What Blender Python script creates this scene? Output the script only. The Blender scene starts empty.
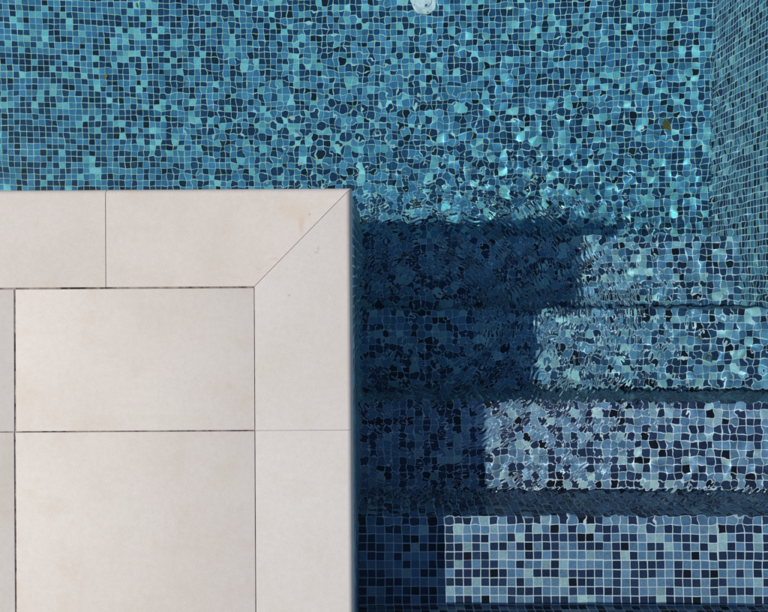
import bpy, bmesh, math, random
import numpy as np
from mathutils import Vector, Matrix
C = bpy.context.scene.collection
S = bpy.context.scene
R = math.radians

# ------------------------------------------------------------------ camera
F_PX, CAM_Z = 532.6, 1.382           # focal length in photo pixels (768 wide), height over the water in metres
cd = bpy.data.cameras.new('camera')
cd.sensor_width = 36.0
cd.lens = 36.0 * F_PX / 768.0
cd.shift_x = (384 - 379.6) / 768.0
cd.shift_y = -(306 - 275.6) / 768.0
cd.clip_start = 0.05
cd.clip_end = 500
cam = bpy.data.objects.new('camera', cd)
cam.location = (0, 0, CAM_Z)
cam.rotation_euler = (R(0.23), 0, R(-0.34))
C.objects.link(cam)
S.camera = cam

# ------------------------------------------------------------------ sky and sun
SUN_TO = Vector((0.89, 0.040, -1.00)).normalized()       # the way the light travels
sun_el = math.asin(-SUN_TO.z)
sun_rot = math.atan2(-SUN_TO.x, -SUN_TO.y) % (2 * math.pi)
W = bpy.data.worlds.new('World')
S.world = W
W.use_nodes = True
wn = W.node_tree.nodes
sky = wn.new('ShaderNodeTexSky')
sky.sky_type = 'NISHITA'
sky.sun_disc = False
sky.sun_elevation = sun_el
sky.dust_density = 0.0
sky.sun_rotation = sun_rot
W.node_tree.links.new(sky.outputs[0], wn['Background'].inputs[0])
wn['Background'].inputs[1].default_value = 0.112
sd = bpy.data.lights.new('sun', 'SUN')
sd.energy = 4.6
sd.angle = R(0.53)
sd.color = (1.0, 0.950, 0.865)
sd.cycles.is_caustics_light = True
sun = bpy.data.objects.new('sun', sd)
sun.rotation_euler = SUN_TO.to_track_quat('-Z', 'Y').to_euler()
sun.location = (-6, 0, 5)
C.objects.link(sun)
S.view_settings.view_transform = 'Standard'
S.view_settings.look = 'None'
S.view_settings.exposure = -0.03
S.view_settings.gamma = 1.0
S.view_settings.use_curve_mapping = False
cy = S.cycles
cy.use_denoising = True
cy.max_bounces = 8
cy.transmission_bounces = 8
cy.diffuse_bounces = 3
cy.glossy_bounces = 3
cy.caustics_refractive = True
cy.caustics_reflective = False
cy.blur_glossy = 0.0
cy.sample_clamp_indirect = 4.0
cy.use_adaptive_sampling = False

# ------------------------------------------------------------------ measures (metres, water surface at z = 0)
T = 0.025                                    # mosaic pitch
D = [0.213, 0.466, 0.719, 0.972, 1.225]      # depth of the four treads and of the floor
YE = [-0.9420, -0.6867, -0.4033, -0.1167, 0.1552]   # back of the top tread, then the nosing of each tread
XW = 1.3865                                  # right wall
XL = -0.0655                                  # mosaic wall under the coping
DZ = 0.150                                   # top of the paving
CX, CYE = -0.0643, 0.2090                    # outer edges of the coping at the corner

# ------------------------------------------------------------------ helpers
def link(o, parent=None):
    C.objects.link(o)
    if parent: o.parent = parent
    return o

def mesh_obj(name, bm, mat, parent=None, smooth=False):
    me = bpy.data.meshes.new(name)
    bmesh.ops.recalc_face_normals(bm, faces=bm.faces)
    bm.to_mesh(me); bm.free()
    if smooth:
        for p in me.polygons: p.use_smooth = True
    me.materials.append(mat)
    return link(bpy.data.objects.new(name, me), parent)

def tag(o, label, cat, group=None):
    o['label'] = label; o['category'] = cat; o['kind'] = 'thing'
    if group: o['group'] = group
    return o

def box_uv(bm, off=(0, 0), org=(0, 0, 0), zs=1.0, scale=1.0):
    """UV in mosaic units from the dominant axis of each face"""
    uv = bm.loops.layers.uv.verify()
    bm.normal_update()
    for f in bm.faces:
        n = f.normal
        a = max(range(3), key=lambda i: abs(n[i]))
        for l in f.loops:
            c = l.vert.co - Vector(org)
            c.z *= zs
            c *= scale
            u, v = [(c.y, c.z), (c.x, c.z), (c.x, c.y)][a]
            l[uv].uv = (u / T + off[0] + 40 * a, v / T + off[1] + 70 * a)

def box(bm, x0, x1, y0, y1, z0, z1):
    vs = [bm.verts.new((x, y, z)) for z in (z0, z1) for x, y in ((x0, y0), (x1, y0), (x1, y1), (x0, y1))]
    for f in ((0, 1, 2, 3), (4, 5, 6, 7), (0, 1, 5, 4), (1, 2, 6, 5), (2, 3, 7, 6), (3, 0, 4, 7)):
        bm.faces.new([vs[i] for i in f])
    return vs

# node helpers
def new_mat(name):
    m = bpy.data.materials.new(name)
    m.use_nodes = True
    nt = m.node_tree
    return m, nt, nt.nodes['Principled BSDF']

class N:
    def __init__(s, nt): s.nt = nt
    def add(s, typ, ins=None, **kw):
        n = s.nt.nodes.new(typ)
        for k, v in kw.items(): setattr(n, k, v)
        for k, v in (ins or {}).items():
            if isinstance(v, bpy.types.NodeSocket): s.nt.links.new(v, n.inputs[k])
            else: n.inputs[k].default_value = v
        return n
    def m(s, op, a, b=0.0, c=None, clamp=False):
        ins = {0: a, 1: b}
        if c is not None: ins[2] = c
        n = s.add('ShaderNodeMath', ins, operation=op)
        n.use_clamp = clamp
        return n.outputs[0]
    def noise(s, vec, scale, detail=2.0, rough=0.5, out='Fac'):
        return s.add('ShaderNodeTexNoise', {'Vector': vec, 'Scale': scale, 'Detail': detail, 'Roughness': rough}).outputs[out]
    def ramp(s, fac, stops, interp='LINEAR'):
        n = s.add('ShaderNodeValToRGB', {'Fac': fac})
        r = n.color_ramp; r.interpolation = interp
        while len(r.elements) < len(stops): r.elements.new(0.5)
        for e, (p, c) in zip(r.elements, stops):
            e.position = p; e.color = (*c, 1) if len(c) == 3 else c
        return n.outputs['Color']
    def mix(s, fac, a, b, blend='MIX'):
        n = s.add('ShaderNodeMix', data_type='RGBA', blend_type=blend)
        for sock, v in ((n.inputs[0], fac), (n.inputs[6], a), (n.inputs[7], b)):
            if isinstance(v, bpy.types.NodeSocket): s.nt.links.new(v, sock)
            else: sock.default_value = v if not isinstance(v, tuple) or len(v) == 4 else (*v, 1)
        return n.outputs[2]
    def sep(s, v): return s.add('ShaderNodeSeparateXYZ', {0: v}).outputs
    def comb(s, x, y, z=0.0): return s.add('ShaderNodeCombineXYZ', {0: x, 1: y, 2: z}).outputs[0]

# ------------------------------------------------------------------ materials
def mosaic_material(name, stops, grouts, gw=0.067):
    m, nt, bs = new_mat(name)
    n = N(nt)
    uv = n.add('ShaderNodeUVMap').outputs[0]
    # hand-laid sheets: the grid wanders by a fraction of a millimetre
    wn_ = n.noise(uv, 0.35, 1.0, out='Color')
    warp = n.add('ShaderNodeVectorMath', {0: wn_, 1: (0.5, 0.5, 0.5)}, operation='SUBTRACT').outputs[0]
    warp = n.add('ShaderNodeVectorMath', {0: warp, 3: 0.16}, operation='SCALE').outputs[0]
    # paper-backed sheets of 13 x 13 tiles, each set down a hair off its neighbours
    sheet = n.add('ShaderNodeVectorMath', {0: n.add('ShaderNodeVectorMath', {0: uv, 1: (13.0, 13.0, 1.0)}, operation='DIVIDE').outputs[0]}, operation='FLOOR').outputs[0]
    sj = n.add('ShaderNodeTexWhiteNoise', {'Vector': sheet}, noise_dimensions='3D').outputs['Color']
    sj = n.add('ShaderNodeVectorMath', {0: n.add('ShaderNodeVectorMath', {0: sj, 1: (0.5, 0.5, 0.5)}, operation='SUBTRACT').outputs[0], 3: 0.10}, operation='SCALE').outputs[0]
    warp = n.add('ShaderNodeVectorMath', {0: warp, 1: sj}, operation='ADD').outputs[0]
    p = n.add('ShaderNodeVectorMath', {0: uv, 1: warp}, operation='ADD').outputs[0]
    s = n.sep(p)
    cell = n.comb(n.m('FLOOR', s[0]), n.m('FLOOR', s[1]))
    wn1 = n.add('ShaderNodeTexWhiteNoise', {'Vector': cell}, noise_dimensions='3D')
    cell2 = n.add('ShaderNodeVectorMath', {0: cell, 1: (17.3, 5.1, 3.0)}, operation='ADD').outputs[0]
    wn2 = n.add('ShaderNodeTexWhiteNoise', {'Vector': cell2}, noise_dimensions='3D')
    r2 = n.sep(wn2.outputs['Color'])
    # distance to the edge of the tile, each tile a little off size
    fx = n.m('ABSOLUTE', n.m('SUBTRACT', n.m('FRACT', s[0]), n.m('ADD', n.m('MULTIPLY', r2[0], 0.03), 0.485)))
    fy = n.m('ABSOLUTE', n.m('SUBTRACT', n.m('FRACT', s[1]), n.m('ADD', n.m('MULTIPLY', r2[1], 0.03), 0.485)))
    ax = n.m('MAXIMUM', n.m('SUBTRACT', fx, 0.38), 0.0)
    ay = n.m('MAXIMUM', n.m('SUBTRACT', fy, 0.38), 0.0)
    dist = n.m('SQRT', n.m('ADD', n.m('MULTIPLY', ax, ax), n.m('MULTIPLY', ay, ay)))
    grout = n.add('ShaderNodeMapRange', {0: dist, 1: gw, 2: gw + 0.016, 3: 0.0, 4: 1.0}, interpolation_type='SMOOTHSTEP').outputs[0]
    base = n.ramp(wn1.outputs['Value'], stops, 'CONSTANT')
    # cloudy glass, differently in every tile
    jitter = n.add('ShaderNodeVectorMath', {0: wn2.outputs['Color'], 3: 30.0}, operation='SCALE').outputs[0]
    cl = n.noise(n.add('ShaderNodeVectorMath', {0: p, 1: jitter}, operation='ADD').outputs[0], 3.6, 4.0, 0.72)
    lum = n.m('ADD', n.m('MULTIPLY', cl, 1.25), n.m('ADD', n.m('MULTIPLY', r2[2], 0.36), 0.20))
    tile = n.mix(1.0, base, n.comb(lum, lum, lum), 'MULTIPLY')
    gn = n.noise(p, 0.55, 3.0, 0.6)
    gcol = n.ramp(gn, [(0.32, grouts[0]), (0.44, grouts[1]), (0.7, grouts[2])])
    col = n.mix(grout, tile, gcol)
    nt.links.new(col, bs.inputs['Base Color'])
    nt.links.new(n.m('ADD', n.m('MULTIPLY', grout, 0.5), 0.3), bs.inputs['Roughness'])
    bs.inputs['Specular IOR Level'].default_value = 0.04      # glass against water hardly reflects
    bump = n.add('ShaderNodeBump', {'Strength': 0.4, 'Distance': 0.0015, 'Height': n.m('SUBTRACT', 1.0, grout)})
    nt.links.new(bump.outputs[0], bs.inputs['Normal'])
    return m
MOSAIC = mosaic_material('depth_tinted_mosaic', [           # pool floor: teal of deep water painted into the tile blend
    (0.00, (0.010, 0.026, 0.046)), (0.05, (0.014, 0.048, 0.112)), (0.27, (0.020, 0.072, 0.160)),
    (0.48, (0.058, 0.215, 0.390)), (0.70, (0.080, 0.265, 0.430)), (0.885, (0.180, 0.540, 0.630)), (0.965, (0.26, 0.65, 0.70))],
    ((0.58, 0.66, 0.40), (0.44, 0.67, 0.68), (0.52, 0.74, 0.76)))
WALLMIX = mosaic_material('sun_lightened_mosaic', [         # walls: deep-water teal and missing sunlight painted in as lighter tiles and pale grout
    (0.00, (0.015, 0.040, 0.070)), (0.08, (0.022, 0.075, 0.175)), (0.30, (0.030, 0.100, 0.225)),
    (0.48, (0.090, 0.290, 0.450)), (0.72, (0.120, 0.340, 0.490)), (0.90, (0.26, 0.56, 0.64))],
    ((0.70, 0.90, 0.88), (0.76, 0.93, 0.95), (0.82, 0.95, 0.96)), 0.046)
DEPTH_BLUE = mosaic_material('half_depth_tint_mosaic', [                  # two lowest steps: tile colours shifted partway to the painted deep-water teal
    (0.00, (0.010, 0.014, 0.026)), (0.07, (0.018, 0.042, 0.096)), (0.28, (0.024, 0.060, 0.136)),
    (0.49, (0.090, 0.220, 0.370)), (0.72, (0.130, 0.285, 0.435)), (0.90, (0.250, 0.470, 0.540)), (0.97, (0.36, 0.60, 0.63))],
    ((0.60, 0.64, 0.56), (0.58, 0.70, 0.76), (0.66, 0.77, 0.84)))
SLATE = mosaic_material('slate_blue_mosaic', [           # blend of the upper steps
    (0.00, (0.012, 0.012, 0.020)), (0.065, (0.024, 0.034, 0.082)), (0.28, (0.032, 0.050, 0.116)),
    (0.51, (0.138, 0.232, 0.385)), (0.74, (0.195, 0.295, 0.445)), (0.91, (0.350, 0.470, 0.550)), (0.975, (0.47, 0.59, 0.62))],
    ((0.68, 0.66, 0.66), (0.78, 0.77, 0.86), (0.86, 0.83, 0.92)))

def water_material():
    m, nt, bs = new_mat('pool_water')
    n = N(nt)
    nt.nodes.remove(bs)
    out = nt.nodes['Material Output']
    # capillary ripples finer than the mesh: their slope is stored per vertex and tilts the normal
    at = n.add('ShaderNodeAttribute', attribute_name='ripple_slope').outputs['Vector']
    nn = n.add('ShaderNodeVectorMath', {0: n.add('ShaderNodeNewGeometry').outputs['Normal'], 1: at}, operation='SUBTRACT').outputs[0]
    nn = n.add('ShaderNodeVectorMath', {0: nn}, operation='NORMALIZE').outputs[0]
    g = n.add('ShaderNodeBsdfGlass', {'Color': (0.84, 0.975, 0.98, 1), 'Roughness': 0.0, 'IOR': 1.333, 'Normal': nn})
    nt.links.new(g.outputs[0], out.inputs['Surface'])
    return m
WATER = water_material()

def stone_material(name, joints=False, grey=0.0):
    m, nt, bs = new_mat(name)
    n = N(nt)
    co = n.add('ShaderNodeTexCoord').outputs['Object']
    rnd = n.add('ShaderNodeObjectInfo').outputs['Random']
    sh = n.comb(n.m('MULTIPLY', rnd, 37.0), n.m('MULTIPLY', rnd, 91.0), 0.0)
    p = n.add('ShaderNodeVectorMath', {0: co, 1: sh}, operation='ADD').outputs[0]
    a = n.noise(p, 3.0, 5.0, 0.55)
    b = n.noise(p, 11.0, 5.0, 0.6)
    c = n.noise(p, 260.0, 2.0, 0.6)
    d = n.noise(p, 70.0, 3.0, 0.7)
    col = n.ramp(a, [(0.30, (0.520, 0.460, 0.398)), (0.43, (0.545, 0.486, 0.430)), (0.56, (0.558, 0.500, 0.450)), (0.70, (0.566, 0.521, 0.458))])
    tan = n.ramp(b, [(0.50, (0.0, 0.0, 0.0)), (0.74, (1, 1, 1))])
    col = n.mix(n.m('MULTIPLY', tan, 0.55), col, (0.51, 0.432, 0.355))
    col = n.mix(grey, col, (0.560, 0.530, 0.490))
    tone = n.m('ADD', n.m('MULTIPLY', rnd, 0.06), 0.955)
    g = n.m('MULTIPLY', n.m('ADD', n.m('MULTIPLY', c, 0.17), n.m('ADD', n.m('MULTIPLY', d, 0.17), n.m('ADD', n.m('MULTIPLY', n.noise(p, 420.0, 1.0), 0.10), 0.78))), tone)
    col = n.mix(1.0, col, n.comb(g, g, g), 'MULTIPLY')
    # small pits and specks
    v = n.add('ShaderNodeTexVoronoi', {'Vector': p, 'Scale': 17.0, 'Randomness': 1.0})
    near = n.add('ShaderNodeMapRange', {0: v.outputs['Distance'], 1: 0.012, 2: 0.035, 3: 1.0, 4: 0.0}).outputs[0]
    pick = n.m('GREATER_THAN', n.sep(v.outputs['Color'])[0], 0.80)
    col = n.mix(n.m('MULTIPLY', n.m('MULTIPLY', near, pick), 0.55), col, (0.20, 0.16, 0.13))
    # real stains on the coping corner
    w = n.add('ShaderNodeNewGeometry').outputs['Position']
    wd = n.add('ShaderNodeVectorMath', {0: w, 1: n.add('ShaderNodeVectorMath', {0: n.noise(w, 60.0, 2.0, out='Color'), 3: 0.012}, operation='SCALE').outputs[0]}, operation='ADD').outputs[0]
    for (x, y, sx, sy, k, c_) in STAINS:
        q = n.add('ShaderNodeVectorMath', {0: wd, 1: (x, y, DZ)}, operation='SUBTRACT').outputs[0]
        q = n.add('ShaderNodeVectorMath', {0: q, 1: (1 / sx, 1 / sy, 20.0)}, operation='MULTIPLY').outputs[0]
        ln = n.add('ShaderNodeVectorMath', {0: q}, operation='LENGTH').outputs['Value']
        f = n.add('ShaderNodeMapRange', {0: ln, 1: 0.1, 2: 1.0, 3: k, 4: 0.0}, interpolation_type='SMOOTHSTEP').outputs[0]
        col = n.mix(f, col, c_)
    if joints:
        s = n.sep(w)
        jx = n.m('ABSOLUTE', n.m('SUBTRACT', n.m('FRACT', n.m('DIVIDE', s[0], 0.6)), 0.5))
        jy = n.m('ABSOLUTE', n.m('SUBTRACT', n.m('FRACT', n.m('DIVIDE', s[1], 0.36)), 0.5))
        j = n.m('MAXIMUM', n.m('GREATER_THAN', jx, 0.4965), n.m('GREATER_THAN', jy, 0.494))
        col = n.mix(j, col, (0.16, 0.13, 0.11))
    nt.links.new(col, bs.inputs['Base Color'])
    bs.inputs['Roughness'].default_value = 0.72
    bs.inputs['Specular IOR Level'].default_value = 0.3
    bump = n.add('ShaderNodeBump', {'Strength': 0.25, 'Distance': 0.0006, 'Height': n.m('ADD', c, n.m('MULTIPLY', d, 1.5))})
    nt.links.new(bump.outputs[0], bs.inputs['Normal'])
    return m

def surf(px, py):        # photo pixel -> point on top of the paving
    k = (CAM_Z - DZ) / F_PX
    u, v = px - 379.6, 277.8 - py
    return ((u + 0.006 * v) * k, (v - 0.006 * u) * k)
STAINS = []
for px, py, sx, sy, k, c_ in [
        (304, 222, .010, .040, .55, (0.50, 0.37, 0.25)), (312, 211, .004, .004, .7, (0.30, 0.22, 0.16)),
        (296, 208, .060, .040, .42, (0.52, 0.42, 0.31)), (319, 250, .008, .006, .45, (0.36, 0.32, 0.29)),
        (321, 246, .006, .006, .5, (0.36, 0.32, 0.29)), (277, 256, .014, .008, .22, (0.40, 0.30, 0.22)),
        (261, 266, .008, .006, .3, (0.40, 0.30, 0.22)), (292, 293, .006, .005, .5, (0.3, 0.25, 0.2))]:
    x, y = surf(px, py)
    STAINS.append((x, y, sx, sy, k, c_))
STONE = stone_material('beige_stone')
PALE_STONE = stone_material('pale_grey_beige_stone', grey=0.4)
TERRACE = stone_material('terrace_stone', True)

def joint_material():
    m, nt, bs = new_mat('joint_fill')
    n = N(nt)
    w = n.add('ShaderNodeNewGeometry').outputs['Position']
    a = n.noise(w, 22.0, 3.0, 0.7)
    b = n.noise(w, 160.0, 2.0, 0.6)
    f = n.m('ADD', n.m('MULTIPLY', a, 0.8), n.m('MULTIPLY', b, 0.2))
    col = n.ramp(f, [(0.40, (0.012, 0.010, 0.009)), (0.47, (0.13, 0.10, 0.085)), (0.62, (0.30, 0.25, 0.215))])
    nt.links.new(col, bs.inputs['Base Color'])
    bs.inputs['Roughness'].default_value = 0.95
    return m
JOINT = joint_material()

def plain(name, col, rough=0.6, var=0.25, scale=60.0, col2=None):
    m, nt, bs = new_mat(name)
    n = N(nt)
    co = n.add('ShaderNodeTexCoord').outputs['Object']
    f = n.noise(co, scale, 3.0, 0.6)
    c2 = col2 or tuple(c * (1 - var) for c in col)
    nt.links.new(n.ramp(f, [(0.38, c2), (0.62, col)]), bs.inputs['Base Color'])
    bs.inputs['Roughness'].default_value = rough
    return m

# ------------------------------------------------------------------ pool shell
def caustic_receiver(o): o.cycles.is_caustics_receiver = True

XFAR, YFAR = -4.5, 4.2
bm = bmesh.new()
box(bm, XFAR, XW + 0.25, YE[4] - 0.02, YFAR, -D[4] - 0.15, -D[4])
box(bm, XFAR, XL - 0.2, CYE - 0.25, YE[4] - 0.02, -D[4] - 0.15, -D[4])
box_uv(bm, (0.3, 0.2), (XW, YE[4], 0), scale=1.02)
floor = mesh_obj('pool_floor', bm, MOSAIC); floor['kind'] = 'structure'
caustic_receiver(floor)

def wall(name, x0, x1, y0, y1, z0, z1, off, label=None):
    bm = bmesh.new(); box(bm, x0, x1, y0, y1, z0, z1); box_uv(bm, off, (XW, YE[4], -D[4]), 1.12)
    o = mesh_obj(name, bm, WALLMIX); caustic_receiver(o)
    if label: tag(o, label, 'pool wall')
    else: o['kind'] = 'structure'
    return o
wall('pool_wall', XW, XW + 0.2, YE[0] - 0.2, YFAR, -D[4], DZ - 0.032, (11, 5), 'blue mosaic side wall of the pool along the right edge of the photo')
wall('pool_wall', XL - 0.2, XL, YE[0] - 0.002, CYE - 0.008, -D[4] - .02, DZ - 0.032, (31, 45), 'shaded mosaic wall dropping straight below the pale coping beside the steps')
# walls the photo does not show close the basin
bm = bmesh.new()
box(bm, XFAR, XL - 0.202, 0.0, CYE - 0.008, -D[4], DZ - 0.032)
box(bm, XFAR - 0.2, XFAR, 0.0, YFAR, -D[4], DZ - 0.032)
box(bm, XFAR - 0.2, XW + 0.2, YFAR + 0.002, YFAR + 0.2, -D[4], DZ - 0.032)
box_uv(bm, (5, 95), (XW, YE[4], -D[4]))
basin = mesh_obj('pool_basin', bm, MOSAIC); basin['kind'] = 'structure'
caustic_receiver(basin)

# steps
steps = bpy.data.objects.new('pool_steps', None)
steps.location = ((XL + XW) / 2, YE[4], -D[4])
link(steps)
tag(steps, 'blue mosaic steps going down into the pool beside the pale stone deck', 'pool steps')
inv = Matrix.Translation(-Vector(steps.location))
def step_part(name, x0, x1, y0, y1, z0, z1, off, org, bev=0.0, mat=None):
    bm = bmesh.new(); box(bm, x0, x1, y0, y1, z0, z1)
    if bev:
        es = [e for e in bm.edges if all(abs(v.co.y - y1) < 1e-6 and abs(v.co.z - z1) < 1e-6 for v in e.verts)]
        bmesh.ops.bevel(bm, geom=es, offset=bev, segments=3, profile=0.5, affect='EDGES')
    box_uv(bm, off, org)
    bmesh.ops.transform(bm, matrix=inv, verts=bm.verts)
    o = mesh_obj(name, bm, mat or SLATE, steps); caustic_receiver(o)
    return o
for k in range(4):
    step_part('tread', XL + 0.001, XW - 0.001, YE[k] + 0.001, YE[k + 1], -D[k] - 0.05, -D[k], (100 + 23 * k, 60 + 31 * k), (XL + .001, YE[k + 1], -D[k]), 0.005, DEPTH_BLUE if k >= 2 else SLATE)
    step_part('riser', XL + 0.001, XW - 0.001, YE[k + 1] - 0.10, YE[k + 1] - 0.001, -D[k + 1], -D[k] - 0.0505, (200 + 17 * k, 90 + 13 * k), (XL + .001, YE[k + 1], -D[k]), mat=DEPTH_BLUE if k >= 1 else SLATE)
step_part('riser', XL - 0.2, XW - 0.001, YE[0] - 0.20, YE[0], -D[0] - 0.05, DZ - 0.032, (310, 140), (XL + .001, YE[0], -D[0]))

# ------------------------------------------------------------------ water: one displaced sheet
def build_water():
    rng = np.random.default_rng(7)
    def axis(lo, f0, f1, hi, fine, coarse):
        a = np.arange(f0, f1, fine)
        left, right = [], []
        s, x = fine, f0
        while x > lo:
            s = min(s * 1.12, coarse); x -= s; left.append(max(x, lo))
        s, x = fine, a[-1]
        while x < hi:
            s = min(s * 1.12, coarse); x += s; right.append(min(x, hi))
        return np.concatenate([left[::-1], a, right])
    X = axis(XFAR + 0.001, -1.05, 1.12, XW - 0.0005, FINE, 0.012)
    Y = axis(YE[0] + 0.0005, YE[0] + 0.001, 0.80, YFAR - 0.001, FINE, 0.012)
    x, y = np.meshgrid(X, Y)
    def waves(nw, l0, l1, slope, direction=None, spread=math.pi):
        h = np.zeros_like(x)
        for _ in range(nw):
            lam = math.exp(rng.uniform(math.log(l0), math.log(l1)))
            th = rng.uniform(0, 2 * math.pi) if direction is None else direction + rng.normal() * spread
            k = 2 * math.pi / lam
            h += (slope / k) * np.sin(k * (x * math.cos(th) + y * math.sin(th)) + rng.uniform(0, 2 * math.pi))
        return h * math.sqrt(2.0 / nw)
    def fieldmod(seed, scale):
        r2 = np.random.default_rng(seed); f = np.zeros_like(x)
        for _ in range(10):
            th = r2.uniform(0, 2 * math.pi); k = 2 * math.pi / (scale * r2.uniform(0.6, 1.8))
            f += np.sin(k * (x * math.cos(th) + y * math.sin(th)) + r2.uniform(0, 6.28))
        return f / math.sqrt(5.0)
    def sst(a, b, v):
        t = np.clip((v - a) / (b - a), 0, 1); return t * t * (3 - 2 * t)
    cx_, cy_ = 0.12, -0.12
    dx, dy = x - cx_, y - cy_
    r = np.hypot(dx, dy); th = np.arctan2(dy, dx)
    rn = np.hypot(np.where(dx > 0, dx * 0.86, dx), np.where(dy > 0, dy * 1.35, dy))
    # calm to the left, over the top tread and by the right wall; liveliest beside the deck corner
    front = sst(-0.70, -0.56, y + 0.05 * fieldmod(3, .5))
    mid = 0.14 + 0.36 * sst(-0.9, -0.2, x) + 0.55 * np.exp(-((x - 0.02) ** 2 + (y - 0.22) ** 2) / 0.36 ** 2)
    mid *= (0.30 + 0.70 * front) * (1 - 0.45 * sst(0.70, 1.0, x) * sst(-0.1, 0.1, y)) * (1 - 0.3 * sst(0.35, 0.7, y))
    mid += 0.30 * sst(-0.62, -0.52, y) * (1 - sst(-0.2, 0.0, y)) * sst(0.2, 0.5, x)
    h = waves(30, 0.12, 0.40, 0.005)
    h += waves(60, 0.05, 0.13, 0.0105) * mid
    h += waves(40, 0.035, 0.06, 0.006) * mid
    h += waves(40, 0.035, 0.07, 0.016) * np.exp(-((y + 0.62) / 0.04) ** 2)
    rough = np.exp(-(rn / 0.42) ** 2) * sst(-0.66, -0.57, y)
    f = waves(70, 0.018, 0.045, 0.0185) * mid
    f += waves(70, 0.015, 0.032, 0.036) * (0.12 * mid + rough * np.clip(0.75 + 0.3 * fieldmod(5, .3), 0.1, 2))
    # capillary rings running out from beside the deck corner
    ph = 1.2 * fieldmod(11, .10) + 1.0 * fieldmod(12, .045)
    env = np.exp(-(rn / 0.48) ** 4) * (1 - 0.35 * sst(0.1, 0.3, dy)) * sst(-0.655, -0.60, y) * sst(0.05, 0.20, r)
    am = np.clip(0.75 + 0.40 * fieldmod(13, .13), 0.08, 1.6) * (0.70 + 0.30 * np.cos(th - 0.2))
    am2 = np.clip(0.75 + 0.40 * fieldmod(14, .08), 0.05, 1.6) * (0.70 + 0.30 * np.cos(th - 0.2))
    for lam, a, q, m_ in ((0.0085, 0.070, 0.0, am2), (0.0118, 0.10, 0.9, am), (0.0165, 0.085, 2.0, am2), (0.024, 0.050, 4.0, am)):
        k = 2 * math.pi / lam
        f += (a / k) * np.sin(k * r + ph * (1 + q * .2) + q + 1.3 * np.sin(3 * th + q)) * env * m_
    # a narrow cat's-paw running along the edge of the top tread, a fainter one beyond the next
    f += waves(40, 0.010, 0.022, 0.060, 2.3, 0.45) * (np.exp(-((y + 0.575 + 0.01 * fieldmod(21, .4)) / 0.030) ** 2) + 0.4 * np.exp(-((y + 0.315) / 0.025) ** 2))
    f += waves(50, 0.020, 0.045, 0.035) * np.exp(-((y + 0.625) / 0.032) ** 2)
    fy_, fx_ = np.gradient(f, Y, X)
    slope = np.stack([fx_, fy_, np.zeros_like(f)], -1).reshape(-1, 3).astype(np.float32)
    nx, ny = len(X), len(Y)
    co = np.stack([x, y, h], -1).reshape(-1, 3).astype(np.float32)
    # keep only quads outside the deck
    ii, jj = np.meshgrid(np.arange(nx - 1), np.arange(ny - 1))
    xc = (X[:-1] + X[1:]) / 2; yc = (Y[:-1] + Y[1:]) / 2
    keep = ~((xc[None, :] < XL - 0.01) & (yc[:, None] < 0.165))
    ii, jj = ii[keep], jj[keep]
    a = jj * nx + ii
    q = np.stack([a, a + 1, a + nx + 1, a + nx], -1).astype(np.int32)
    used = np.unique(q); remap = np.zeros(nx * ny, np.int32); remap[used] = np.arange(len(used))
    co = co[used]; q = remap[q]; slope = slope[used]
    me = bpy.data.meshes.new('pool_water')
    me.vertices.add(len(co)); me.vertices.foreach_set('co', co.ravel())
    me.loops.add(q.size); me.loops.foreach_set('vertex_index', q.ravel())
    me.polygons.add(len(q)); me.polygons.foreach_set('loop_start', np.arange(0, q.size, 4, dtype=np.int32))
    me.polygons.foreach_set('use_smooth', np.ones(len(q), bool))
    me.update(calc_edges=True)
    me.attributes.new('ripple_slope', 'FLOAT_VECTOR', 'POINT').data.foreach_set('vector', slope.ravel())
    me.materials.append(WATER)
    o = link(bpy.data.objects.new('pool_water', me)); o['kind'] = 'structure'
    o.cycles.is_caustics_caster = True
    return o
FINE = 0.0018
water = build_water()

# ------------------------------------------------------------------ paving
def slab(name, pts, mat, z0, z1, round_edges=(), rad=0.0135, soft=0.0012):
    """prism over pts; round_edges: indices i of outline edges pts[i]-pts[i+1] with a bullnose"""
    bm = bmesh.new()
    cxp = sum(p[0] for p in pts) / len(pts); cyp = sum(p[1] for p in pts) / len(pts)
    lo = [bm.verts.new((x - cxp, y - cyp, z0 - z1)) for x, y in pts]
    hi = [bm.verts.new((x - cxp, y - cyp, 0)) for x, y in pts]
    n = len(pts)
    bm.faces.new(lo[::-1]); bm.faces.new(hi)
    for i in range(n):
        j = (i + 1) % n
        bm.faces.new((lo[i], lo[j], hi[j], hi[i]))
    bm.edges.ensure_lookup_table()
    small = [bm.edges.get((hi[i], hi[(i + 1) % n])) for i in range(n) if i not in round_edges]
    big = [bm.edges.get((hi[i], hi[(i + 1) % n])) for i in round_edges]
    if big:
        bmesh.ops.bevel(bm, geom=big, offset=rad, segments=8, profile=0.5, affect='EDGES', clamp_overlap=False)
    else:
        bmesh.ops.bevel(bm, geom=small, offset=soft, segments=2, profile=0.5, affect='EDGES')
    o = mesh_obj(name, bm, mat)
    o.location = (cxp, cyp, z1)
    for p in o.data.polygons: p.use_smooth = True
    o.data.set_sharp_from_angle(angle=R(32))
    return o

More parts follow.
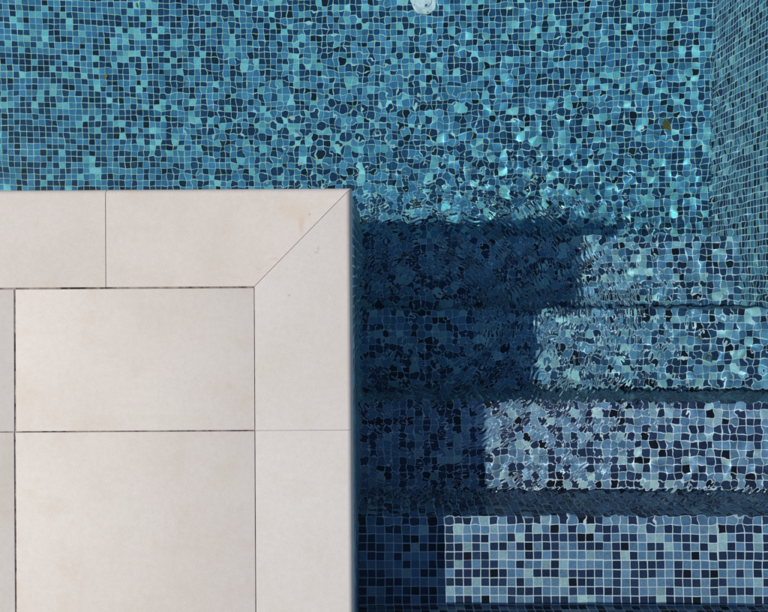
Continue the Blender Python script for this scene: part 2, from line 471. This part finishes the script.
P = surf
def q(x, y): return P(x, y)
XI, YI = q(255.3, 430)[0], q(130, 287.0)[1]        # inner edges of the coping
XJ = q(105.5, 240)[0]; YJ = q(135, 431.3)[1]; X14 = q(15.2, 450)[0]
g = 0.0010
th = 0.036
FX, FY = -1.65, -1.75                          # where the single slabs end, outside the frame
c1 = slab('coping_stone', [(XJ + g, YI), (XI - .0005, YI), (CX - .0007, CYE), (XJ + g, CYE)], STONE, DZ - th, DZ, (2,))
tag(c1, 'long beige coping stone with the small brown stain and mitred right end', 'coping stone', 'coping stones round the deck edge')
c2 = slab('coping_stone', [(FX, YI), (XJ - g, YI), (XJ - g, CYE), (FX, CYE)], STONE, DZ - th, DZ - 0.0006, (2,))
tag(c2, 'beige coping stone at the left edge of the photo with pool water above it', 'coping stone', 'coping stones round the deck edge')
c3 = slab('coping_stone', [(XI + .0004, YJ + .0004), (CX, YJ + .0004), (CX, CYE - .0007), (XI + .0004, YI - .0005)], PALE_STONE, DZ - th, DZ - 0.0004, (1,))
tag(c3, 'pale coping stone with the mitred top, right of the large middle paving slab', 'coping stone', 'coping stones round the deck edge')
c4 = slab('coping_stone', [(XI + .0004, FY), (CX, FY), (CX, YJ - .0004), (XI + .0004, YJ - .0004)], PALE_STONE, DZ - th, DZ - 0.0006, (1,))
tag(c4, 'plain pale coping stone at the bottom of the photo next to the shaded steps', 'coping stone', 'coping stones round the deck edge')
gy, gx = 0.0022, 0.0020
S1 = slab('paving_slab', [(X14 + gx, YJ + .0014), (XI - .0016, YJ + .0014), (XI - .0016, YI - 2 * gy), (X14 + gx, YI - 2 * gy)], STONE, DZ - th, DZ - 0.001)
tag(S1, 'rectangular beige paving slab enclosed by joints, directly below the long coping stone', 'paving slab', 'beige paving slabs of the deck')
S2 = slab('paving_slab', [(X14 + gx + .0015, YJ - .6014), (XI - .0016, YJ - .6), (XI - .0016, YJ - .0014), (X14 + gx - .0005, YJ - .0014)], STONE, DZ - th, DZ - 0.0005)
tag(S2, 'large beige paving slab cut off by the bottom edge of the photo', 'paving slab', 'beige paving slabs of the deck')
S3 = slab('paving_slab', [(FX, YJ + .001), (X14 - gx, YJ + .001), (X14 - gx, YI - 2 * gy), (FX, YI - 2 * gy)], STONE, DZ - th, DZ - 0.0014)
tag(S3, 'upper of the two narrow slab strips at the left edge of the deck', 'paving slab', 'beige paving slabs of the deck')
S4 = slab('paving_slab', [(FX, YJ - .6), (X14 - gx + .0015, YJ - .6), (X14 - gx - .0005, YJ - .0012), (FX, YJ - .0012)], STONE, DZ - th, DZ - 0.0009)
tag(S4, 'lower of the two narrow slab strips at the left edge of the deck', 'paving slab', 'beige paving slabs of the deck')

# mortar bed seen in the joints, and the terrace round the pool beyond the frame
bm = bmesh.new()
box(bm, -1.7, CX - 0.020, -1.76, CYE - 0.020, DZ - th + .0005, DZ - 0.0028)
bed = mesh_obj('mortar_bed', bm, JOINT); bed['kind'] = 'structure'
bm = bmesh.new()
BIG = 40
for x0, x1, y0, y1 in ((-BIG, FX - .002, -BIG, CYE), (FX - .002, XI - .002, YJ - .602 - 2.5, YJ - .602), (FX - .002, CX, -BIG, FY - .003 if False else -2.9),
                       (CX + .002, BIG, -BIG, YE[0] - .005), (XW + .005, BIG, YE[0] - .004, YFAR), (-BIG, BIG, YFAR + .005, BIG), (-BIG, XFAR - .005, CYE + .001, YFAR + .004)):
    box(bm, x0, x1, y0, y1, DZ - th, DZ - 0.002)
box(bm, XI + .0005, CX, -2.89, FY - .002, DZ - th, DZ - .002)
ter = mesh_obj('ground', bm, TERRACE); ter['kind'] = 'structure'

# ------------------------------------------------------------------ things lying on the pool floor
def refl(px, py, d):
    """where the sight line through a photo pixel meets depth d under flat water"""
    tx, ty = (px - 379.6) / F_PX, (277.8 - py) / F_PX
    tx, ty = tx + 0.006 * ty, ty - 0.006 * tx
    t = math.hypot(tx, ty); s = t / math.sqrt(1 + t * t) / 1.333
    r = CAM_Z * t + d * s / math.sqrt(1 - s * s)
    return tx / t * r, ty / t * r

LEAF = plain('dry_leaf', (0.42, 0.33, 0.07), 0.6, col2=(0.24, 0.20, 0.05), scale=40)
YELLOW = plain('yellow_petal', (0.80, 0.66, 0.10), 0.6, col2=(0.50, 0.48, 0.08), scale=80)
PALE = plain('bleached_leaf', (0.55, 0.50, 0.36), 0.6, col2=(0.36, 0.30, 0.2), scale=80)
def leaf(px, py, d, length, width, ang, mat, label, name='fallen_leaf', seed=0, curl=0.25, stem=True):
    rr = random.Random(seed)
    x, y = refl(px, py, d)
    bm = bmesh.new()
    NL, NW = 12, 6
    rows = []
    for i in range(NL + 1):
        t = i / NL
        w = width * 0.5 * (math.sin(math.pi * min(1, t * 0.94 + 0.06)) ** 0.75) * (1 + 0.05 * rr.uniform(-1, 1)) + 0.0002
        bend = 0.12 * length * math.sin(math.pi * t)
        row = []
        for j in range(NW + 1):
            u = j / NW * 2 - 1
            z = 0.0015 + curl * width * 0.5 * (u * u) + 0.10 * length * curl * math.sin(t * 3.1) + 0.0006 * rr.uniform(-1, 1)
            row.append(bm.verts.new((t * length - length / 2, u * w + bend, z)))
        rows.append(row)
    for i in range(NL):
        for j in range(NW):
            bm.faces.new((rows[i][j], rows[i + 1][j], rows[i + 1][j + 1], rows[i][j + 1]))
    bmesh.ops.solidify(bm, geom=bm.faces[:], thickness=0.0005)
    o = mesh_obj(name, bm, mat, smooth=True)
    caustic_receiver(o)
    o.location = (x, y, -d + 0.001); o.rotation_euler = (0, 0, ang)
    if stem:
        bm = bmesh.new()
        pts = [Vector((length / 2 - .001 + k * length * 0.06, 0.0006 * k * k, 0.003 + .0004 * k)) for k in range(5)]
        ring = []
        for k, p in enumerate(pts):
            rad = 0.0009 - 0.0001 * k
            ring.append([bm.verts.new(p + Vector((0, rad * math.cos(a), rad * math.sin(a)))) for a in (0, 1.26, 2.51, 3.77, 5.03)])
        for k in range(4):
            for i in range(5):
                bm.faces.new((ring[k][i], ring[k][(i + 1) % 5], ring[k + 1][(i + 1) % 5], ring[k + 1][i]))
        bm.faces.new(ring[0]); bm.faces.new(ring[-1])
        st = mesh_obj('stem', bm, mat, o); caustic_receiver(st)
    tag(o, label, 'leaf')
    return o
leaf(668, 124, D[4], 0.058, 0.024, R(112), LEAF, 'curled brown and yellow leaf, the largest in the pool, on the floor at upper right', seed=1)
small = [
    (106, 76, 4, .030, .015, 60, YELLOW, 'yellow petal on the pool floor at upper left, well above the coping joint'),
    (183, 54, 4, .026, .013, 150, YELLOW, 'upper of the two yellow petals close together above the long coping stone'),
    (184, 83, 4, .024, .014, 80, YELLOW, 'lower of the two yellow petals close together above the long coping stone'),
    (137, 5, 4, .024, .010, 100, YELLOW, 'yellow petal at the very top of the photo, left of centre'),
    (591, 42, 4, .024, .012, 30, PALE, 'pale leaf scrap on the pool floor up and left of the large brown leaf'),
    (672, 43, 4, .028, .010, 20, YELLOW, 'thin yellow petal on the pool floor straight above the large brown leaf'),
    (709, 358, 2, .030, .014, 100, LEAF, 'little brown leaf on the second lowest step near the right edge'),
    (701, 338, 2, .022, .012, 120, PALE, 'pale leaf scrap on the second lowest step just above the little brown leaf'),
    (708, 230, 4, .050, .014, 85, LEAF, 'narrow brown leaf in the corner between the lowest step and the right wall'),
    (712, 98, 4, .022, .014, 70, PALE, 'pale leaf scrap at the foot of the right wall'),
    (589, 91, 4, .018, .010, 0, PALE, 'tiny bleached leaf scrap on the floor left of the large brown leaf'),
]
for k, (px, py, i, L_, w_, a_, m_, lb) in enumerate(small):
    leaf(px, py, D[i], L_ * 0.7, w_ * 0.65, R(a_), m_, lb, 'petal' if m_ is YELLOW else 'fallen_leaf', seed=10 + k, stem=False)

# round white fitting in the pool floor
WHITE = plain('white_plastic', (0.82, 0.89, 0.92), 0.35, 0.12, 30.0)
SLOT = plain('dark_slot', (0.10, 0.14, 0.15), 0.7)
def lathe(bm, prof, n=40, loc=(0, 0, 0)):
    rings = []
    for r_, z_ in prof:
        rings.append([bm.verts.new((loc[0] + r_ * math.cos(2 * math.pi * k / n), loc[1] + r_ * math.sin(2 * math.pi * k / n), loc[2] + z_)) for k in range(n)])
    for a, b in zip(rings, rings[1:]):
        for k in range(n): bm.faces.new((a[k], a[(k + 1) % n], b[(k + 1) % n], b[k]))
    bm.faces.new(rings[-1])
x, y = refl(423.5, 0.8, D[4])
inlet = bpy.data.objects.new('floor_inlet', None); inlet.location = (x, y, -D[4]); link(inlet)
tag(inlet, 'round white plastic inlet fitting set in the pool floor at the top edge', 'pool inlet')
bm = bmesh.new(); lathe(bm, [(0.056, 0.0), (0.0555, 0.003), (0.053, 0.005), (0.040, 0.006), (0.036, 0.0055), (0.031, 0.0055)])
o = mesh_obj('flange', bm, WHITE, inlet, True); caustic_receiver(o)
bm = bmesh.new(); lathe(bm, [(0.034, 0.0056), (0.033, 0.008), (0.028, 0.0095), (0.016, 0.0105), (0.008, 0.0108), (0.001, 0.011)])
o = mesh_obj('cap', bm, WHITE, inlet, True); caustic_receiver(o)
for ang in (20, 110, 200, 290):
    bm = bmesh.new(); lathe(bm, [(0.003, 0.0), (0.003, 0.0012), (0.002, 0.0016)], 12, (0.046 * math.cos(R(ang)), 0.046 * math.sin(R(ang)), 0.0052))
    o = mesh_obj('screw', bm, SLOT, inlet); caustic_receiver(o)
bm = bmesh.new(); lathe(bm, [(0.006, 0.0), (0.006, 0.0008), (0.004, 0.001)], 16, (0.010, -0.022, 0.0098))
o = mesh_obj('drain_hole', bm, SLOT, inlet); caustic_receiver(o)
